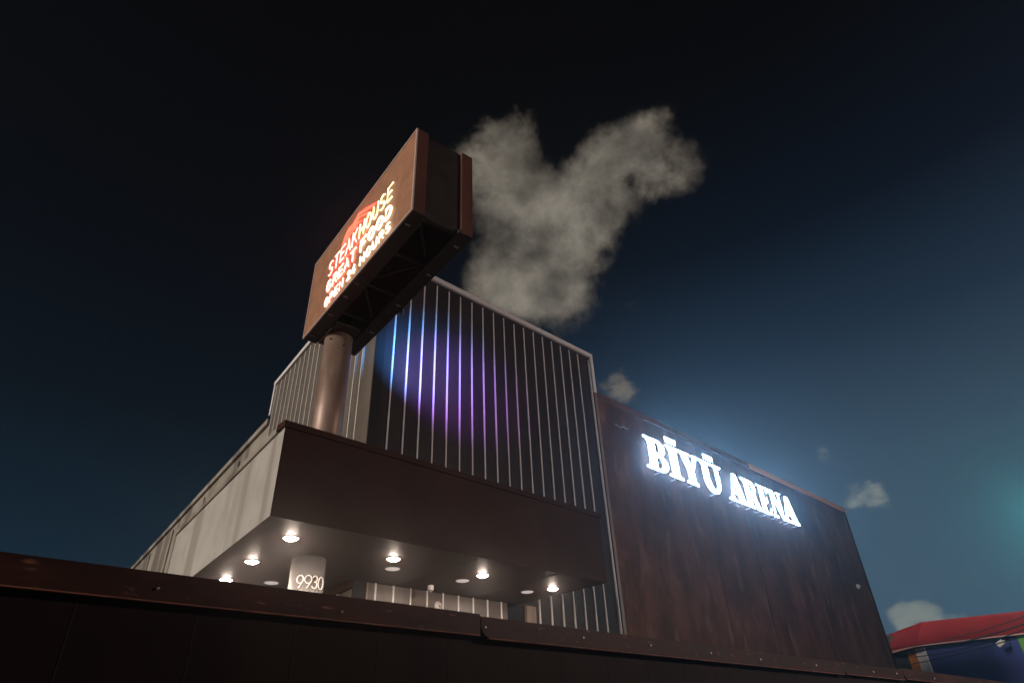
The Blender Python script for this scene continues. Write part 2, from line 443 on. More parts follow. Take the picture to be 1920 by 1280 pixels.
# ------------------------------------------------------------------ BIYU ARENA illuminated letters
sign = thing('illuminated_wall_sign', 'glowing white serif letters reading BİYÜ ARENA on the dark brown hall wall', 'sign', (0, 0, 0))
Y_F, Y_B = 9.76, 9.79
LK = 9.76/9.87
Z0, CH = 8.56, 1.03
def fl(a, b, d): return (a*LK, d, 1.6 + (b-1.6)*LK)
def letter(parts, name='letter'):
    bm = bmesh.new()
    for i, pl in enumerate(parts):
        slab(bm, pl, fl, Y_F - .0016*i, Y_B)
    o = obj(name, bm, [M['letter_white'], M['letter_side'], M['letter_back']], sign)
    for p in o.data.polygons: p.material_index = 0 if p.normal.y < -.9 else 2 if p.normal.y > .9 else 1
    return o
def rect(x0, x1, z0, z1): return [(x0,z0),(x1,z0),(x1,z1),(x0,z1)]
def arc(cx, cz, rx, rz, a0, a1, n=18):
    return [(cx+rx*math.cos(R(a0+(a1-a0)*i/n)), cz+rz*math.sin(R(a0+(a1-a0)*i/n))) for i in range(n+1)]
def foot(x0, x1, s0, s1, z=Z0, d=1, h=.055, b=.10):
    """bracketed slab serif under (d=1) or over (d=-1) a stem x0..x1"""
    p = [(x0-s0, z), (x1+s1, z), (x1+s1, z+d*h), (x1+s1*.25, z+d*(h+b*.35)), (x1, z+d*(h+b)), (x0, z+d*(h+b)), (x0-s0*.25, z+d*(h+b*.35)), (x0-s0, z+d*h)]
    return p
ZT = Z0 + CH
# B
st = (15.30, 15.66)
letter([rect(st[0], st[1], Z0, ZT), [(15.10,ZT-.06),(15.10,ZT),(15.36,ZT),(15.36,ZT-.17),(15.30,ZT-.16),(15.2,ZT-.08)],
        [(15.10,Z0+.06),(15.2,Z0+.08),(15.30,Z0+.16),(15.36,Z0+.17),(15.36,Z0),(15.10,Z0)],
        arc(15.80, ZT-.255, .35, .255, 90, -90) + arc(15.72, ZT-.255, .16, .195, -90, 90) ,
        rect(15.62, 15.82, ZT-.07, ZT), rect(15.62, 15.82, ZT-.52, ZT-.45),
        arc(15.82, Z0+.27, .40, .27, 90, -90) + arc(15.74, Z0+.27, .19, .205, -90, 90),
        rect(15.62, 15.84, Z0, Z0+.075), rect(15.62, 15.84, Z0+.455, Z0+.54)])
# I with dot bar
letter([rect(16.42, 16.81, Z0, ZT), foot(16.42, 16.81, .16, .17), foot(16.42, 16.81, .16, .15, ZT, -1),
        [(16.31,ZT+.10),(16.84,ZT+.10),(16.86,ZT+.27),(16.29,ZT+.27)]])
# Y
letter([[(17.02,ZT),(17.40,ZT),(17.66,Z0+.47),(17.70,Z0+.36),(17.34,Z0+.36),(17.34,Z0+.44)],
        [(17.78,ZT),(17.98,ZT),(17.68,Z0+.42),(17.52,Z0+.40)], rect(17.34, 17.70, Z0, Z0+.45),
        foot(17.34, 17.70, .14, .14), foot(17.07, 17.37, .13, .16, ZT, -1, .05, .05), foot(17.80, 17.93, .16, .13, ZT, -1, .05, .05)])
# U with dot bar
letter([rect(18.28, 18.62, Z0+.36, ZT), rect(19.06, 19.26, Z0+.36, ZT),
        arc(18.77, Z0+.40, .49, .42, 180, 360) + arc(18.86, Z0+.40, .20, .27, 360, 180),
        foot(18.28, 18.62, .18, .12, ZT, -1), foot(19.08, 19.22, .26, .22, ZT, -1),
        [(18.50,ZT+.10),(19.02,ZT+.10),(19.04,ZT+.27),(18.48,ZT+.27)]])
# A
def big_a(x0, x1, ap):
    return [[(ap-.13, ZT), (ap+.10, ZT), (x1-.04, Z0+.04), (x1-.46, Z0+.04)],
            [(ap-.13, ZT), (ap+.02, ZT-.12), (x0+.26, Z0+.04), (x0+.11, Z0+.04)],
            [(x0+.33, Z0+.28), (x1-.4, Z0+.28), (x1-.43, Z0+.37), (x0+.36, Z0+.37)],
            foot(x0+.13, x0+.27, .15, .20), foot(x1-.46, x1-.10, .12, .12)]
letter(big_a(19.73, 20.87, 20.36))
# R
letter([rect(20.98, 21.29, Z0, ZT), foot(20.98, 21.29, .15, .13), [(20.80,ZT-.06),(20.80,ZT),(21.02,ZT),(21.02,ZT-.17),(20.98,ZT-.16),(20.88,ZT-.08)],
        arc(21.40, ZT-.27, .34, .27, 90, -90) + arc(21.36, ZT-.27, .14, .205, -90, 90), rect(21.26, 21.42, ZT-.07, ZT), rect(21.26, 21.44, ZT-.55, ZT-.465),
        [(21.36,Z0+.50),(21.60,Z0+.50),(21.82,Z0+.05),(21.82,Z0),(21.60,Z0)]])
# E
letter([rect(22.05, 22.32, Z0, ZT), rect(21.90, 22.08, ZT-.055, ZT), rect(21.94, 22.08, Z0, Z0+.055), rect(22.28, 22.64, ZT-.07, ZT), rect(22.28, 22.62, Z0, Z0+.07),
        rect(22.28, 22.48, Z0+.49, Z0+.55), [(22.50,ZT-.03),(22.65,ZT-.03),(22.63,ZT-.22),(22.60,ZT-.22)],
        [(22.48,Z0+.03),(22.64,Z0+.03),(22.70,Z0+.25),(22.66,Z0+.25)], rect(22.45, 22.50, Z0+.42, Z0+.62)])
# N
letter([[(22.84,ZT),(23.14,ZT),(23.62,Z0),(23.50,Z0)], rect(22.90, 22.98, Z0, ZT-.10), rect(23.50, 23.58, Z0, ZT), foot(22.90, 22.98, .12, .14, Z0, 1, .045, .04), foot(23.50, 23.58, .15, .13, ZT, -1, .045, .04),
        [(22.77,ZT-.055),(22.77,ZT),(22.94,ZT),(22.94,ZT-.1)]])
letter(big_a(23.63, 24.79, 24.23))
# small standoff studs below the letters
for x in (15.75, 16.6, 17.5, 18.8, 20.0, 20.6, 21.1, 21.75, 22.3, 22.95, 23.6, 23.95, 24.6):
    bm = bmesh.new(); q = fl(x, Z0-.03, 0)
    box(bm, q[0]-.018, q[0]+.018, 9.79, 9.979, q[2]-.016, q[2]+.016)
    obj('standoff', bm, M['coping'], sign)

# ------------------------------------------------------------------ pole sign
pole_sign = thing('pole_sign', 'tall roadside pole sign with a brown cabinet lit by red and white neon lettering', 'sign', (4.52, 9.13, 0))
PC = (0, 0)
bm = bmesh.new(); cyl(bm, PC, .252, CZ1-.3, 8.32, 64); obj('pole', bm, M['pole'], pole_sign, smooth=False)
bm = bmesh.new(); cyl(bm, PC, .25, 0, CZ0+.05, 64); pole_low = obj('column', bm, M['column'], pole_sign)
for o in (bpy.data.objects['pole'], pole_low):
    for p in o.data.polygons: p.use_smooth = abs(p.normal.z) < .5
# cabinet in its own frame: s along the face (far end -> near end), d depth, z
SO = Vector((4.03, 9.56, 0)) - Vector((4.52, 9.13, 0))     # far bottom corner of the lit face
SD = -LD
SN = -LN                                     # into the depth of the cabinet (+x)
SL, SDP, SZ0, SZ1 = 4.03, 1.04, 8.18, 9.97
def sp(s, z, d):
    p = SO + SD*s + SN*d
    return (p.x, p.y, z)
def sbox(bm, s0, s1, d0, d1, z0, z1):
    hexa(bm, [sp(s0,z0,d0), sp(s1,z0,d0), sp(s1,z0,d1), sp(s0,z0,d1), sp(s0,z1,d0), sp(s1,z1,d0), sp(s1,z1,d1), sp(s0,z1,d1)])
W = .20
# front cabinet
bm = bmesh.new(); sbox(bm, 0, SL, .012, W, SZ0, SZ1); front = obj('front_cabinet', bm, [M['sign_side'], M['sign_dark']], pole_sign)
for p in front.data.polygons: p.material_index = 1 if p.normal.z < -.5 else 0
bm = bmesh.new(); sbox(bm, .03, SL-.03, .0, .0115, SZ0+.03, SZ1-.03); obj('sign_face', bm, M['sign_face'], front)
bm = bmesh.new()
sbox(bm, 0, SL, -.012, .0118, SZ0, SZ0+.028); sbox(bm, 0, SL, -.012, .0118, SZ1-.028, SZ1)
sbox(bm, 0, .028, -.0121, .0117, SZ0+.0285, SZ1-.0285); sbox(bm, SL-.028, SL, -.0121, .0117, SZ0+.0285, SZ1-.0285)
obj('face_frame', bm, M['sign_edge'], front)
# back cabinet
bm = bmesh.new(); sbox(bm, 0, SL, SDP-W, SDP, SZ0, SZ1); back = obj('back_cabinet', bm, [M['sign_side'], M['sign_dark']], pole_sign)
for p in back.data.polygons: p.material_index = 1 if p.normal.z < -.5 else 0
bm = bmesh.new(); sbox(bm, .03, SL-.03, SDP+.001, SDP+.012, SZ0+.03, SZ1-.03); obj('sign_face', bm, M['sign_face'], back)
# recessed side panels, roof and open truss floor
bm = bmesh.new(); sbox(bm, SL-.10, SL-.05, W+.002, SDP-W-.002, SZ0+.02, SZ1-.02); obj('end_panel', bm, M['sign_dark'], pole_sign)
bm = bmesh.new(); sbox(bm, .05, .10, W+.002, SDP-W-.002, SZ0+.02, SZ1-.02); obj('end_panel', bm, M['sign_dark'], pole_sign)
bm = bmesh.new(); sbox(bm, .05, SL-.05, W+.002, SDP-W-.002, SZ1-.04, SZ1-.015); obj('cabinet_roof', bm, M['sign_dark'], pole_sign)
bm = bmesh.new()
zt = SZ0+.05
for s in (.15, 1.1, 2.05, 3.0, 3.88):
    bm = bmesh.new(); sbox(bm, s-.025, s+.025, W, SDP-W, zt, zt+.05); obj('truss_bar', bm, M['truss'], pole_sign)
def bar(bm, s0, d0, s1, d1, z, r=.02):
    a = Vector(sp(s0, z, d0)); b = Vector(sp(s1, z, d1)); t = (b-a).normalized(); n = Vector((-t.y, t.x, 0))*r
    hexa(bm, [a-n-Vector((0,0,r)), b-n-Vector((0,0,r)), b+n-Vector((0,0,r)), a+n-Vector((0,0,r)), a-n+Vector((0,0,r)), b-n+Vector((0,0,r)), b+n+Vector((0,0,r)), a+n+Vector((0,0,r))])
for i, (s0, s1) in enumerate(((1.1,2.05),(2.05,3.0),(3.0,3.86))):
    bm = bmesh.new(); bar(bm, s0, W if i % 2 else SDP-W, s1, SDP-W if i % 2 else W, zt+.08); obj('truss_bar', bm, M['truss'], pole_sign)
bm = bmesh.new()
sbox(bm, .0, SL, W+.001, W+.05, SZ0-.004, SZ0+.055); sbox(bm, .0, SL, SDP-W-.05, SDP-W-.001, SZ0-.004, SZ0+.055)
obj('bottom_rail', bm, M['truss'], pole_sign)
bm = bmesh.new(); sbox(bm, .03, .85, W+.08, SDP-W-.08, SZ0+.0, SZ0+.03); obj('saddle_plate', bm, M['sign_dark'], pole_sign)
bm = bmesh.new(); sbox(bm, .14, .62, W+.055, W+.075, SZ0-.03, SZ0+.02); obj('angle_bracket', bm, M['trim'], pole_sign)
for s in (.22, 1.0, 1.62, 2.05, 3.72):
    bm = bmesh.new(); sbox(bm, s-.013, s+.013, .05, .13, SZ0-.012, SZ0+.004); obj('clip', bm, M['trim'], front)
for s in (.9, 1.9, 2.9, 3.72):
    bm = bmesh.new(); sbox(bm, s-.013, s+.013, SDP-.14, SDP-.06, SZ0-.012, SZ0+.004); obj('clip', bm, M['trim'], back)
# bracket and bolts on the pole
def on_pole(ang, z, r=.252):
    return (r*math.cos(R(ang)), r*math.sin(R(ang)), z)
bm = bmesh.new(); c = on_pole(168, 6.02)
box(bm, c[0]-.05, c[0]+.02, c[1]-.03, c[1]+.02, 6.10, 6.13); box(bm, c[0]-.05, c[0]-.03, c[1]-.03, c[1]+.02, 5.92, 6.10); box(bm, c[0]-.07, c[0]+.02, c[1]-.03, c[1]+.02, 5.93, 5.96)
obj('bracket', bm, M['black'], pole_sign)
for ang, z in ((-112, 5.86), (-150, 8.02), (-95, 7.9)):
    bm = bmesh.new(); c = on_pole(ang, z); n = Vector(on_pole(ang, 0, 1)); n.z = 0
    tube(bm, [Vector(c)-n*.01, Vector(c)+n*.012], .016, 8); obj('bolt', bm, M['black'], pole_sign, smooth=True)

# stroke glyphs, unit box
def sarc(cx, cy, rx, ry, a0, a1, n=10):
    return [(cx+rx*math.cos(R(a0+(a1-a0)*i/n)), cy+ry*math.sin(R(a0+(a1-a0)*i/n))) for i in range(n+1)]
G = {
 'S': [sarc(.5,.74,.42,.26,35,270,10) + sarc(.5,.25,.44,.25,90,-145,10)[1:]],
 'T': [[(0,1),(1,1)], [(.5,1),(.5,0)]],
 'E': [[(.95,1),(.08,1),(.08,0),(.95,0)], [(.08,.52),(.8,.52)]],
 'A': [[(0,0),(.5,1),(1,0)], [(.2,.36),(.8,.36)]],
 'K': [[(.06,0),(.06,1)], [(.95,1),(.1,.45)], [(.35,.6),(.98,0)]],
 'H': [[(.06,0),(.06,1)], [(.94,0),(.94,1)], [(.06,.5),(.94,.5)]],
 'O': [sarc(.5,.5,.47,.5,0,360,20)[:-1]],
 'U': [[(.06,1),(.06,.35)] + sarc(.5,.36,.44,.36,180,360,10) + [(.94,1)]],
 'G': [sarc(.5,.5,.47,.5,45,350,16) + [(.97,.45),(.6,.45)]],
 'R': [[(.08,0),(.08,1),(.55,1)] + sarc(.6,.74,.36,.26,90,-90,8) + [(.08,.48)], [(.5,.48),(.96,0)]],
 'F': [[(.95,1),(.08,1),(.08,0)], [(.08,.52),(.78,.52)]],
 'D': [[(.08,0),(.08,1),(.4,1)] + sarc(.42,.5,.52,.5,90,-90,12) + [(.08,0)]],
 'P': [[(.08,0),(.08,1),(.55,1)] + sarc(.6,.74,.36,.26,90,-90,8) + [(.08,.48)]],
 'N': [[(.06,0),(.06,1),(.94,0),(.94,1)]],
 '2': [sarc(.5,.72,.42,.28,165,-20,8) + [(.06,0),(.95,0)]],
 '4': [[(.72,0),(.72,1),(.04,.3),(.98,.3)]],
}
def neon(text, s0, s1, z0, z1, r, m, gap=.32, d=-.05, space=.55, name='lettering', label=None):
    n = 0
    for ch in text: n += space if ch == ' ' else 1
    n_g = len([c for c in text if c != ' ']) - 1
    w = (s1-s0) / (n + gap*(len(text)-1))
    bm = bmesh.new(); x = s0
    for ch in text:
        if ch == ' ': x += w*(space+gap); continue
        for line in G[ch]:
            closed = ch == 'O'
            tube(bm, [sp(x+a*w, z0+b*(z1-z0), d) for a, b in line], r, 8, closed)
        x += w*(1+gap)
    o = obj(name, bm, m, front, smooth=True)
    if label: o['label'] = label
    return o
neon('STEAK', .92, 2.09, 9.01, 9.33, .0145, M['neon_white'], .34, -.024, label='left half STEAK of the neon word STEAKHOUSE')  # pinkish left words, cream right words: flare tint put into the neon colour
neon('HOUSE', 2.17, 3.36, 9.01, 9.33, .0145, M['neon_cream_flare'], .34, -.024, label='flare-tinted right half HOUSE of the neon word STEAKHOUSE')
neon('GREAT', .97, 2.12, 8.62, 8.85, .0185, M['neon_white'], .36, -.026, label='white neon word GREAT')
neon('FOOD', 2.30, 3.38, 8.62, 8.85, .0185, M['neon_warm_flare'], .36, -.026, label='white neon word FOOD')
neon('OPEN', .97, 1.71, 8.295, 8.475, .0135, M['neon_white'], .40, -.024, label='white neon word OPEN')
neon('24', 1.87, 2.17, 8.295, 8.475, .0135, M['neon_warm_flare'], .40, -.024, label='white neon number 24')
neon('HOURS', 2.35, 3.38, 8.295, 8.475, .0135, M['neon_warm_flare'], .40, -.024, label='white neon word HOURS')
# wider red tubes added behind the white ones to imitate a red glow
neon('STEAK', .92, 2.09, 9.01, 9.33, .020, M['neon_red'], .34, -.008, name='added_red_glow_tube')
neon('GREAT', .97, 2.12, 8.62, 8.85, .027, M['neon_pink'], .36, -.006, name='added_red_glow_tube')
# red neon peaked emblem behind the middle of the top word
bm = bmesh.new()
def ln(pts, r, d=-.03): tube(bm, [sp(s, z, d*.6) for s, z in pts], r*.8, 8)
ln([(1.44,9.40),(1.52,9.54),(1.61,9.63),(1.72,9.64),(1.82,9.60),(1.92,9.65),(2.02,9.70),(2.3,9.58),(2.68,9.41)], .022)
ln([(1.50,9.40),(1.62,9.55),(1.75,9.55),(1.84,9.52),(1.95,9.56),(2.06,9.60),(2.24,9.51),(2.44,9.40)], .020)
ln([(1.62,9.42),(1.74,9.46),(1.9,9.44),(2.04,9.49),(2.2,9.41)], .018)
ln([(1.56,8.955),(1.8,8.935),(2.06,8.93),(2.32,8.935),(2.56,8.955)], .013)
ln([(1.60,9.0),(1.60,9.4)], .010, -.02); ln([(2.45,9.0),(2.45,9.38)], .010, -.02)
o = obj('emblem', bm, M['neon_pink'], front, smooth=True); o['label'] = 'red neon peaked emblem behind the top word'
bm = bmesh.new()
ln([(1.40,9.40),(1.49,9.57),(1.59,9.67),(1.72,9.68),(1.82,9.645),(1.91,9.69),(2.02,9.74),(2.32,9.62),(2.72,9.41)], .014, -.012)
for s in (1.66, 1.80, 1.93, 2.06, 2.19, 2.32):
    ln([(s, 8.955), (s, 9.0)], .018, -.012)
o = obj('emblem_outline', bm, M['neon_red'], front, smooth=True)
# coloured floodlights added behind the cabinet, imitating a blue-violet flare on the tower
def added_flood(name, s, z, col, power, target, size=70, label=None):
    p = Vector(sp(s, z, SDP+.16))
    bm = bmesh.new()
    aim = (Vector(target) - Vector((4.52,9.13,0)) - p).normalized()
    tube(bm, [p - aim*.12, p + aim*.02], .06, 12)
    h = obj('added_flood_housing', bm, M['black'], back, smooth=True)
    bm = bmesh.new(); q = Vector(sp(s, z, SDP+.012)); tube(bm, [q, p - aim*.05], .018, 8); obj('added_flood_arm', bm, M['truss'], back)
    ld = bpy.data.lights.new(name, 'SPOT'); ld.color = col; ld.energy = power; ld.spot_size = R(size); ld.spot_blend = 1.0; ld.shadow_soft_size = .08
    lo = bpy.data.objects.new(name, ld); link(lo, back); lo.location = p + aim*.10
    lo.rotation_euler = aim.to_track_quat('-Z', 'Y').to_euler()
added_flood('added_flood_lamp', 1.5, 8.4, (.07,.36,1.0), 1000, (6.7, 9.9, 9.0), 56)
added_flood('added_flood_lamp', 2.2, 8.6, (.46,.16,1.0), 1250, (7.5, 9.9, 8.75), 46)

# house number on the column
num = thing('house_number', 'pale metal digits 9930 fixed round the steel column', 'house number', (4.52, 9.13, 0))
def digit(lines, a0, a1, z0, z1):
    bm = bmesh.new()
    for L_, closed in lines:
        pts = []
        for a, b in L_:
            an = R(a0 + (a1-a0)*a); pts.append((.272*math.cos(an), .272*math.sin(an), z0+(z1-z0)*b))
        tube(bm, pts, .0085, 6, closed)
    return obj('digit', bm, M['digit'], num, smooth=True)
nine = [(sarc(.5,.68,.5,.32,0,360,18)[:-1], True), ([(.98,.62),(.86,.42),(.55,.12),(.42,0)], False)]
three = [(sarc(.45,.75,.42,.25,150,-90,10), False), (sarc(.45,.26,.5,.26,90,-150,10), False)]
zero = [(sarc(.5,.5,.5,.5,0,360,22)[:-1], True)]
digit(nine, -146, -126, 3.735, 3.905); digit(nine, -122, -101.5, 3.735, 3.905)
digit(three, -99, -82, 3.735, 3.905); digit(zero, -79, -58, 3.735, 3.905)

# ------------------------------------------------------------------ foreground boundary wall
fence = thing('boundary_wall', 'long dark foreground wall with a rusty brown metal cap running across the photo', 'wall', (0, 3, 0))
bm = bmesh.new(); box(bm, -9, 34, .055, .20, 0, 2.25); body = obj('wall_body', bm, M['fence_board'], fence)
bm = bmesh.new()
for i in range(-18, 74):
    x = i*.46 + .11
    box(bm, x-.002, x+.002, .053, .06, 0, 2.24)
obj('board_joint', bm, M['groove'], body)
ends = [-9, 2.60, 7.60, 9.33, 16, 24, 34]
for i, (a, b) in enumerate(zip(ends, ends[1:])):
    dy = .004*(i % 2); dz = (0, -.012, -.006, .006, .0, .0)[i]
    bm = bmesh.new()
    zt, zb = 2.305+dz, 2.195+dz
    # face plate, with the clipped lower corner at its near end, and a top plate
    pl = [(a+.002, zt), (a+.002, zb+.05), (a+.03, zb+.008), (a+.06, zb), (b-.004, zb), (b-.004, zt)]
    slab(bm, pl, lambda x, z, d: (x, d, z), -dy, .006-dy)
    box(bm, a+.002, b-.004, .0065-dy, .24, zt-.006, zt)
    c = obj('cap_plate', bm, M['fence_cap'], fence)
    bm = bmesh.new(); box(bm, a+.06, b-.004, .0005-dy, .022, zb-.006, zb-.001); obj('cap_lip', bm, M['fence_lip'], c)
for x, z, r in ((.83,2.24,.006),(1.69,2.23,.006),(2.63,2.235,.006),(3.49,2.24,.0075),(4.23,2.24,.0075),(5.04,2.235,.008),(5.84,2.23,.0085),(6.94,2.235,.009),(8.37,2.235,.009),(9.08,2.245,.009),(10.4,2.24,.01)):
    bm = bmesh.new(); disc_y(bm, [(r,0),(r*.9,.004),(0,.006)], 12, (x, z))
    o = obj('rivet', bm, M['grey'] if x < 2 else M['white'], fence); o.location.y = -.0085

# ------------------------------------------------------------------ neighbouring shop beyond the hall
shop = thing('corner_shop', 'blue corner shop with a sloping red awning beyond the dark brown hall', 'building', (0, 0, 0))
T0, T1, T2 = (48.15,13.47), (52.6,17.6), (51.4,3.3)      # awning top: corner, left end, right end
B0, B1, B2 = (46.98,13.93), (50.2,17.6), (48.3,2.3)      # awning bottom
ZT_, ZB_ = 7.58, 6.28
def awn(bm, t0, t1, b0, b1, n=24):
    nn = []
    for i in range(n+1):
        f_ = i/n
        sag = .05*math.sin(f_*math.pi) + .018*math.sin(f_*23)
        a = Vector((t0[0]+(t1[0]-t0[0])*f_, t0[1]+(t1[1]-t0[1])*f_, ZT_))
        b = Vector((b0[0]+(b1[0]-b0[0])*f_, b0[1]+(b1[1]-b0[1])*f_, ZB_ - .03*math.sin(f_*19)*(1 if 0 < i < n else 0)))
        m_ = (a+b)/2 + Vector((0, 0, -sag))
        nn.append([bm.verts.new(q) for q in (a, m_, b, b+Vector((2.6,0,.02)), a+Vector((1.5,0,0)))])
    for p, q in zip(nn, nn[1:]):
        for k in range(5):
            bm.faces.new((p[k], q[k], q[(k+1) % 5], p[(k+1) % 5]))
    bm.faces.new(nn[0]); bm.faces.new(nn[-1][::-1])
bm = bmesh.new(); awn(bm, T0, T1, B0, B1); aw1 = obj('awning', bm, M['red'], shop, smooth=False)
bm = bmesh.new(); awn(bm, T0, T2, B0, B2); aw2 = obj('awning', bm, M['red'], shop, smooth=False)
bm = bmesh.new(); tube(bm, [(B1[0],B1[1],ZB_-.02),(B0[0]-.02,B0[1],ZB_-.02)], .045, 6); obj('piping', bm, M['red_edge'], aw1)
bm = bmesh.new(); tube(bm, [(B0[0]-.02,B0[1],ZB_-.02),(B2[0]-.02,B2[1],ZB_-.02)], .035, 6); obj('piping', bm, M['red_edge'], aw2)
bm = bmesh.new(); tube(bm, [(T1[0],T1[1],ZT_+.02),(T0[0],T0[1],ZT_+.02)], .05, 6); obj('ridge_roll', bm, M['red'], aw1)
bm = bmesh.new(); tube(bm, [(T0[0],T0[1],ZT_+.02),(T2[0],T2[1],ZT_+.02)], .06, 6); obj('ridge_roll', bm, M['red'], aw2)
# walls
W0 = Vector((47.75, 13.62, 0)); WR = Vector((48.75, 2.5, 0)); WL = Vector((51.2, 17.4, 0))
bm = bmesh.new(); prism(bm, [(W0.x,W0.y),(WL.x,WL.y),(60,17.4),(60,2.5),(WR.x,WR.y)], 0, 6.26); sw = obj('wall', bm, M['blue'], shop)
def along(P, Q, f0, f1, off):
    d = (Q-P); n = Vector((d.y, -d.x, 0)).normalized()
    if n.x > 0: n = -n
    a = P + d*f0; b = P + d*f1
    return [(a+n*off), (b+n*off), (b-n*.02), (a-n*.02)]
def wall_panel(name, P, Q, f0, f1, z0, z1, off, m, par):
    q = along(P, Q, f0, f1, off)
    bm = bmesh.new(); prism(bm, [(v.x, v.y) for v in q], z0, z1); return obj(name, bm, m, par)
wall_panel('pilaster', W0, WL, .012, .20, 0, 6.24, .10, M['whitewall'], shop)
wall_panel('painted_panel', W0, WL, .205, .40, 0, 6.24, .05, M['orange'], shop)
wall_panel('dark_panel', W0, WL, .405, 1.0, 0, 6.24, .04, M['darkwall'], shop)
o = wall_panel('painted_panel', W0, WR, .425, .62, 0, 6.24, .06, M['green'], shop); o['label'] = 'green painted panel'

t = thing('wall_floodlight', 'small white floodlight under the red awning beside a green panel', 'floodlight', (47.0, 9.42, 5.93))
bm = bmesh.new(); box(bm, -.12, .10, -.05, .34, -.12, .14); obj('lamp_head', bm, M['white'], t, bevel=.02)
bm = bmesh.new(); box(bm, -.02, 1.05, -.12, -.06, -.03, .03); obj('arm', bm, M['white'], t)
for o in t.children: o.rotation_euler = (R(-28), 0, 0)

t = thing('small_sign_board', 'small cream and orange sign board peeking out behind the hall wall edge', 'sign', (41.8, 13.56, 6.2))
bm = bmesh.new(); slab(bm, [(.30,.30),(-.28,.22),(-.12,-.06),(.05,-.16),(.32,-.30)], lambda a, b, d: (d, a, b), -.03, .03); obj('board', bm, M['board'], t)
bm = bmesh.new()
for z in (.10, 0, -.10): tube(bm, [(-.035, .16, z), (-.035, 0.0, z+.03)], .02, 6)
tube(bm, [(-.035, .16, .12), (-.035, .16, -.12)], .02, 6); obj('marking', bm, M['black'], t)
bm = bmesh.new(); box(bm, .035, .09, .1, .16, -6.2, .1); obj('post', bm, M['darkwall'], t)

# overhead cables
def cable(a, b, sag, label, r=.018):
    n = 24; pts = []
    for i in range(n+1):
        f_ = i/n
        pts.append((a[0]+(b[0]-a[0])*f_, a[1]+(b[1]-a[1])*f_, a[2]+(b[2]-a[2])*f_ - 4*sag*f_*(1-f_)))
    bm = bmesh.new(); tube(bm, pts, r, 6)
    return tag(obj('overhead_cable', bm, M['cable'], smooth=True), label, 'cable', 'cables crossing in front of the shop')
cable((32.2,10.93,4.85), (22.9,2.6,4.55), .26, 'highest thin black cable sweeping up across the red awning', .014)
cable((32.2,10.96,4.62), (22.9,2.6,4.35), .22, 'second black cable from the top, crossing the white pilaster', .020)
cable((32.2,10.93,4.50), (22.9,2.6,4.30), .32, 'third black cable from the top, close under the second', .016)
cable((32.2,10.89,4.12), (22.9,2.6,4.05), .12, 'lowest black cable, just above the foreground wall cap', .016)

# unseen lamp added right of the camera to light the front walls
t = thing('added_fill_lamp', 'unseen lamp on a tall post, added to light the front walls', 'added lamp', (16.2, -7.5, 0))
bm = bmesh.new(); lathe(bm, [(.16,0),(.16,.12),(.09,.2),(.06,6.6),(.0,6.62)], 20); obj('post', bm, M['pole'], t, smooth=True)
bm = bmesh.new(); tube(bm, [(0,0,6.5),(-.4,.25,6.75),(-1.1,.6,6.8)], .035, 8); obj('arm', bm, M['pole'], t, smooth=True)
bm = bmesh.new(); lathe(bm, [(.0,.16),(.12,.14),(.2,.04),(.2,0)], 20, (-1.25,.68,6.72)); obj('added_lamp_shade', bm, M['black'], t, smooth=True)
bm = bmesh.new(); lathe(bm, [(.0,-.05),(.12,-.04),(.17,.0)], 20, (-1.25,.68,6.70)); o = obj('bulb', bm, M['fill_bulb'], t, smooth=True)
ld = bpy.data.lights.new('added_fill_light', 'POINT'); ld.color = (1.0,.76,.66); ld.energy = FILL_W; ld.shadow_soft_size = .2
lo = bpy.data.objects.new('added_fill_light', ld); link(lo, t); lo.location = (-1.25,.68,6.45)

t = thing('added_teal_lamp', 'unseen teal lamp on a tall pole, added for its glow just past the right edge of the photo', 'added lamp post', (26.5, 2.7, 0))  # added out of view to give a teal glow at the frame edge
bm = bmesh.new(); lathe(bm, [(.14,0),(.14,.12),(.08,.2),(.055,7.0),(0,7.02)], 20); obj('post', bm, M['pole'], t, smooth=True)
bm = bmesh.new(); lathe(bm, [(.0,7.62),(.16,7.6),(.26,7.48),(.27,7.45)], 24); obj('added_lamp_shade', bm, M['black'], t, smooth=True)
bm = bmesh.new(); lathe(bm, [(.0,7.02),(.12,7.06),(.19,7.2),(.19,7.34),(.12,7.44),(0,7.46)], 24); obj('bulb', bm, M['teal_bulb'], t, smooth=True)  # bulb of the added, unseen teal lamp
bm = bmesh.new()
for i in range(14):
    a0, a1 = R(5+i*11), R(5+(i+1)*11); q = [(r_*math.cos(a), r_*math.sin(a)) for r_, a in ((.27,a0),(.27,a1),(.285,a1),(.285,a0))]
    prism(bm, q, 6.95, 7.45)
bmesh.ops.remove_doubles(bm, verts=bm.verts[:], dist=.0005); obj('added_shield', bm, M['black'], t)  # shield added to keep the teal light off the hall wall

# ------------------------------------------------------------------ haze, added so the lamps get a bloom
bm = bmesh.new(); box(bm, -22, 72, -14, 48, -1, 13.0)
hz = bpy.data.materials.new('bloom_haze'); hz.use_nodes = True
nt = hz.node_tree
for n in list(nt.nodes):
    if n.type != 'OUTPUT_MATERIAL': nt.nodes.remove(n)
pv = nt.nodes.new('ShaderNodeVolumePrincipled')
pv.inputs['Color'].default_value = (.95,.97,1,1); pv.inputs['Density'].default_value = .0019
pv.inputs['Anisotropy'].default_value = .88
nt.links.new(pv.outputs[0], nt.nodes['Material Output'].inputs['Volume'])
h = obj('added_bloom_haze', bm, hz); h['kind'] = 'stuff'

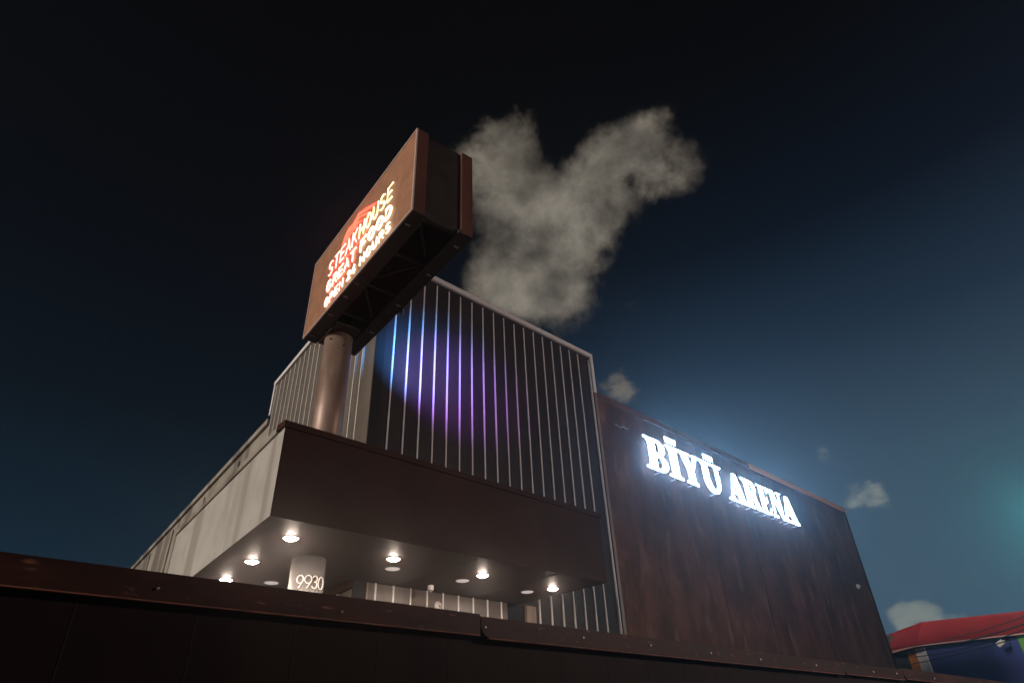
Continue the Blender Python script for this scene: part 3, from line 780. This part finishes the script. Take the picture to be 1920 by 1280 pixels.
# ------------------------------------------------------------------ sky and sun
SUN_AZ, SUN_EL = -3, 12          # degrees: sun lamp low on the left, slightly in front
w = bpy.data.worlds.new('World'); SC.world = w; w.use_nodes = True
nt = w.node_tree; N = nt.nodes; L = nt.links
bg = N['Background']
tc = N.new('ShaderNodeTexCoord'); D = tc.outputs['Generated']
def math_(op, a, b=None, c=None, clamp=False):
    n = N.new('ShaderNodeMath'); n.operation = op; n.use_clamp = clamp
    for i, v in enumerate((a, b, c)):
        if v is None: continue
        if isinstance(v, (int, float)): n.inputs[i].default_value = v
        else: L.new(v, n.inputs[i])
    return n.outputs[0]
def smooth(v, a, b, t0=0.0, t1=1.0):
    n = N.new('ShaderNodeMapRange'); n.interpolation_type = 'SMOOTHSTEP'
    n.inputs['From Min'].default_value = a; n.inputs['From Max'].default_value = b
    n.inputs['To Min'].default_value = t0; n.inputs['To Max'].default_value = t1
    L.new(v, n.inputs['Value']); return n.outputs[0]
def mix(f, a, b):
    n = N.new('ShaderNodeMix'); n.data_type = 'RGBA'
    if isinstance(f, float): n.inputs['Factor'].default_value = f
    else: L.new(f, n.inputs['Factor'])
    for k, v in (('A', a), ('B', b)):
        if isinstance(v, tuple): n.inputs[k].default_value = (*v, 1)
        else: L.new(v, n.inputs[k])
    return n.outputs['Result']
sx = N.new('ShaderNodeSeparateXYZ'); L.new(D, sx.inputs[0])
# night gradient by height above the horizon: left part and brighter right part (towards +x)
def ramp(fac, stops):
    n = N.new('ShaderNodeValToRGB'); e = n.color_ramp.elements
    while len(e) < len(stops): e.new(.5)
    for el, (p, c) in zip(e, stops):
        el.position = p; el.color = (*c, 1)
    L.new(fac, n.inputs[0]); return n.outputs[0]
left_sky = ramp(sx.outputs['Z'], [(0,(.010,.036,.066)), (.20,(.0062,.0205,.036)), (.42,(.0030,.0066,.0115)), (.62,(.0020,.0030,.0048)), (.85,(.0018,.0018,.0020))])
right_sky = ramp(sx.outputs['Z'], [(0,(.050,.105,.165)), (.16,(.050,.092,.135)), (.32,(.038,.070,.108)), (.48,(.012,.026,.048)), (.62,(.0022,.0058,.013)), (.80,(.0009,.0010,.0014))])
sky_g = mix(smooth(sx.outputs['X'], .30, .90), left_sky, right_sky)
# the built-in sky, far below daylight, adds its own faint gradient
st = N.new('ShaderNodeTexSky'); st.sky_type = 'NISHITA'; st.sun_disc = False
st.sun_elevation = R(-4); st.sun_rotation = R(-90-SUN_AZ)
sc_ = N.new('ShaderNodeVectorMath'); sc_.operation = 'SCALE'; sc_.inputs['Scale'].default_value = .05
L.new(st.outputs[0], sc_.inputs[0])
ad = N.new('ShaderNodeVectorMath'); ad.operation = 'ADD'; L.new(sky_g, ad.inputs[0]); L.new(sc_.outputs[0], ad.inputs[1])
sky = ad.outputs[0]
# clouds: soft noise-torn shapes round fixed directions
n1 = N.new('ShaderNodeTexNoise'); n1.inputs['Scale'].default_value = 7; n1.inputs['Detail'].default_value = 5; n1.inputs['Roughness'].default_value = .6
L.new(D, n1.inputs['Vector'])
vs_ = N.new('ShaderNodeVectorMath'); vs_.operation = 'SUBTRACT'; L.new(n1.outputs['Color'], vs_.inputs[0]); vs_.inputs[1].default_value = (.5,.5,.5)
vm = N.new('ShaderNodeVectorMath'); vm.operation = 'SCALE'; vm.inputs['Scale'].default_value = .15; L.new(vs_.outputs[0], vm.inputs[0])
va = N.new('ShaderNodeVectorMath'); va.operation = 'ADD'; L.new(D, va.inputs[0]); L.new(vm.outputs[0], va.inputs[1])
WD = va.outputs[0]
BLOBS = [(0.462, 0.461, 0.758, 0.043, 1), (0.444, 0.429, 0.787, 0.034, 1), (0.479, 0.524, 0.704, 0.048, 0.75), (0.532, 0.529, 0.661, 0.062, 1), (0.583, 0.524, 0.621, 0.058, 1), (0.63, 0.515, 0.581, 0.037, 1), (0.575, 0.478, 0.664, 0.057, 1), (0.522, 0.468, 0.713, 0.04, 1), (0.598, 0.43, 0.677, 0.045, 1), (0.588, 0.39, 0.708, 0.048, 1), (0.578, 0.34, 0.741, 0.047, 1), (0.547, 0.319, 0.774, 0.033, 0.8), (0.59, 0.282, 0.757, 0.037, 1), (0.640, 0.280, 0.715, 0.036, 1), (0.615, 0.333, 0.715, 0.04, 0.95), (0.548, 0.4, 0.735, 0.042, 0.8), (0.575, 0.56, 0.596, 0.033, 0.9), (0.44, 0.504, 0.743, 0.038, .9), (0.531, 0.566, 0.631, 0.05, 0.9), (0.637, 0.474, 0.608, 0.033, 0.7), (0.718, 0.507, 0.477, 0.026, 0.95), (0.737, 0.494, 0.461, 0.018, 0.7), (0.893, 0.298, 0.337, 0.013, 0.7), (0.903, 0.305, 0.304, 0.017, 0.4), (0.924, 0.265, 0.275, 0.016, 0.9), (0.919, 0.287, 0.272, 0.013, 0.85), (0.929, 0.248, 0.274, 0.012, 0.8), (0.947, 0.212, 0.241, 0.006, 0.6), (0.948, 0.290, 0.127, 0.014, 1), (0.953, 0.274, 0.129, 0.015, 1), (0.958, 0.256, 0.126, 0.014, 1), (0.962, 0.240, 0.122, 0.012, 1), (0.968, 0.218, 0.115, 0.008, 0.6), (0.695, 0.434, 0.574, 0.015, 0.45), (0.965, 0.158, 0.211, 0.01, 0.5), (0.945, 0.246, 0.216, 0.006, 0.35), (0.121, 0.945, 0.303, 0.014, 0.3), (0.079, 0.963, 0.259, 0.012, 0.3)]
acc = None
for i, (x, y, z, r, amt) in enumerate(BLOBS):
    dn = N.new('ShaderNodeVectorMath'); dn.operation = 'DISTANCE'
    L.new(WD if i < 20 else va2.outputs[0], dn.inputs[0]) if i < 20 else None
    if i == 20:      # finer tearing for the small far clouds
        vm2 = N.new('ShaderNodeVectorMath'); vm2.operation = 'SCALE'; vm2.inputs['Scale'].default_value = .032
        n4 = N.new('ShaderNodeTexNoise'); n4.inputs['Scale'].default_value = 26; n4.inputs['Detail'].default_value = 4
        L.new(D, n4.inputs['Vector'])
        s4 = N.new('ShaderNodeVectorMath'); s4.operation = 'SUBTRACT'; L.new(n4.outputs['Color'], s4.inputs[0]); s4.inputs[1].default_value = (.5,.5,.5)
        L.new(s4.outputs[0], vm2.inputs[0])
        va2 = N.new('ShaderNodeVectorMath'); va2.operation = 'ADD'; L.new(D, va2.inputs[0]); L.new(vm2.outputs[0], va2.inputs[1])
    if i >= 20: L.new(va2.outputs[0], dn.inputs[0])
    dn.inputs[1].default_value = Vector((x, y, z)).normalized()
    f_ = smooth(dn.outputs['Value'], r*2.1, 0.0, 0.0, amt)
    if i == 20: acc_big = acc; acc = None
    acc = f_ if acc is None else math_('ADD', acc, f_)
n2 = N.new('ShaderNodeTexNoise'); n2.inputs['Scale'].default_value = 9.4; n2.inputs['Detail'].default_value = 10; n2.inputs['Roughness'].default_value = .66
n2.inputs['Distortion'].default_value = .1
L.new(D, n2.inputs['Vector'])
n5 = N.new('ShaderNodeTexNoise'); n5.inputs['Scale'].default_value = 34; n5.inputs['Detail'].default_value = 6; n5.inputs['Roughness'].default_value = .6
mp5 = N.new('ShaderNodeMapping'); mp5.inputs['Scale'].default_value = (1, 1, 1.7); L.new(D, mp5.inputs['Vector']); L.new(mp5.outputs[0], n5.inputs['Vector'])
def cloud(field, noise, amt, a, b):
    field = smooth(field, 0.0, 1.6)
    d_ = math_('ADD', field, math_('MULTIPLY', math_('SUBTRACT', noise, .5), amt))
    return math_('MULTIPLY', smooth(d_, a, b), smooth(field, .05, .35))
dens = math_('MAXIMUM', cloud(acc_big, n2.outputs['Fac'], 2.3, .12, 1.5), cloud(acc, n5.outputs['Fac'], 2.4, .12, 1.2))
n6 = N.new('ShaderNodeTexNoise'); n6.inputs['Scale'].default_value = 11; n6.inputs['Detail'].default_value = 7; n6.inputs['Distortion'].default_value = .1; L.new(D, n6.inputs['Vector'])
dens = math_('MULTIPLY', dens, smooth(n6.outputs['Fac'], .30, .60, .46, .96))
thick = math_('MULTIPLY', smooth(n6.outputs['Fac'], .30, .66, .45, 1.0), smooth(acc_big, .7, 2.0))
cl_col = mix(smooth(sx.outputs['Z'], .25, .5), (.20,.225,.21), mix(thick, (.155,.132,.105), (.275,.248,.202)))
final = mix(dens, sky, cl_col)
L.new(final, bg.inputs['Color']); bg.inputs['Strength'].default_value = 1.0
w.cycles.sampling_method = 'MANUAL'; w.cycles.sample_map_resolution = 512

sd = bpy.data.lights.new('sun', 'SUN'); sd.energy = 2.5; sd.angle = R(10); sd.color = (1.0,.90,.80)
so = bpy.data.objects.new('sun', sd); link(so)
tosun = Vector((-math.cos(R(SUN_AZ))*math.cos(R(SUN_EL)), -math.sin(R(SUN_AZ))*math.cos(R(SUN_EL)), math.sin(R(SUN_EL))))
so.rotation_euler = tosun.to_track_quat('Z', 'Y').to_euler(); so.location = tosun*60

# ------------------------------------------------------------------ camera
f, pitch, roll, head = 1185.1, R(33.257), R(2.6685), R(45.364)
cam = bpy.data.cameras.new('camera'); cam.sensor_width = 36; cam.lens = f/1920*36; cam.clip_start = .05; cam.clip_end = 4000
co = bpy.data.objects.new('camera', cam); link(co)
fh = Vector((math.cos(head), math.sin(head), 0)); rt = Vector((math.sin(head), -math.cos(head), 0)); up = Vector((0, 0, 1))
fw = fh*math.cos(pitch) + up*math.sin(pitch); dn_ = fh*math.sin(pitch) - up*math.cos(pitch)
r2 = rt*math.cos(roll) + dn_*math.sin(roll); d2 = dn_*math.cos(roll) - rt*math.sin(roll)
mt = Matrix(((r2.x, -d2.x, -fw.x, 0), (r2.y, -d2.y, -fw.y, 0), (r2.z, -d2.z, -fw.z, 1.6), (0, 0, 0, 1)))
co.matrix_world = mt
SC.camera = co

SC.view_settings.view_transform = 'Standard'; SC.view_settings.look = 'None'; SC.view_settings.exposure = 0; SC.view_settings.gamma = 1
SC.render.engine = 'CYCLES'
SC.cycles.use_denoising = True
SC.cycles.sample_clamp_indirect = 4
SC.cycles.max_bounces = 6
SC.cycles.volume_bounces = 0
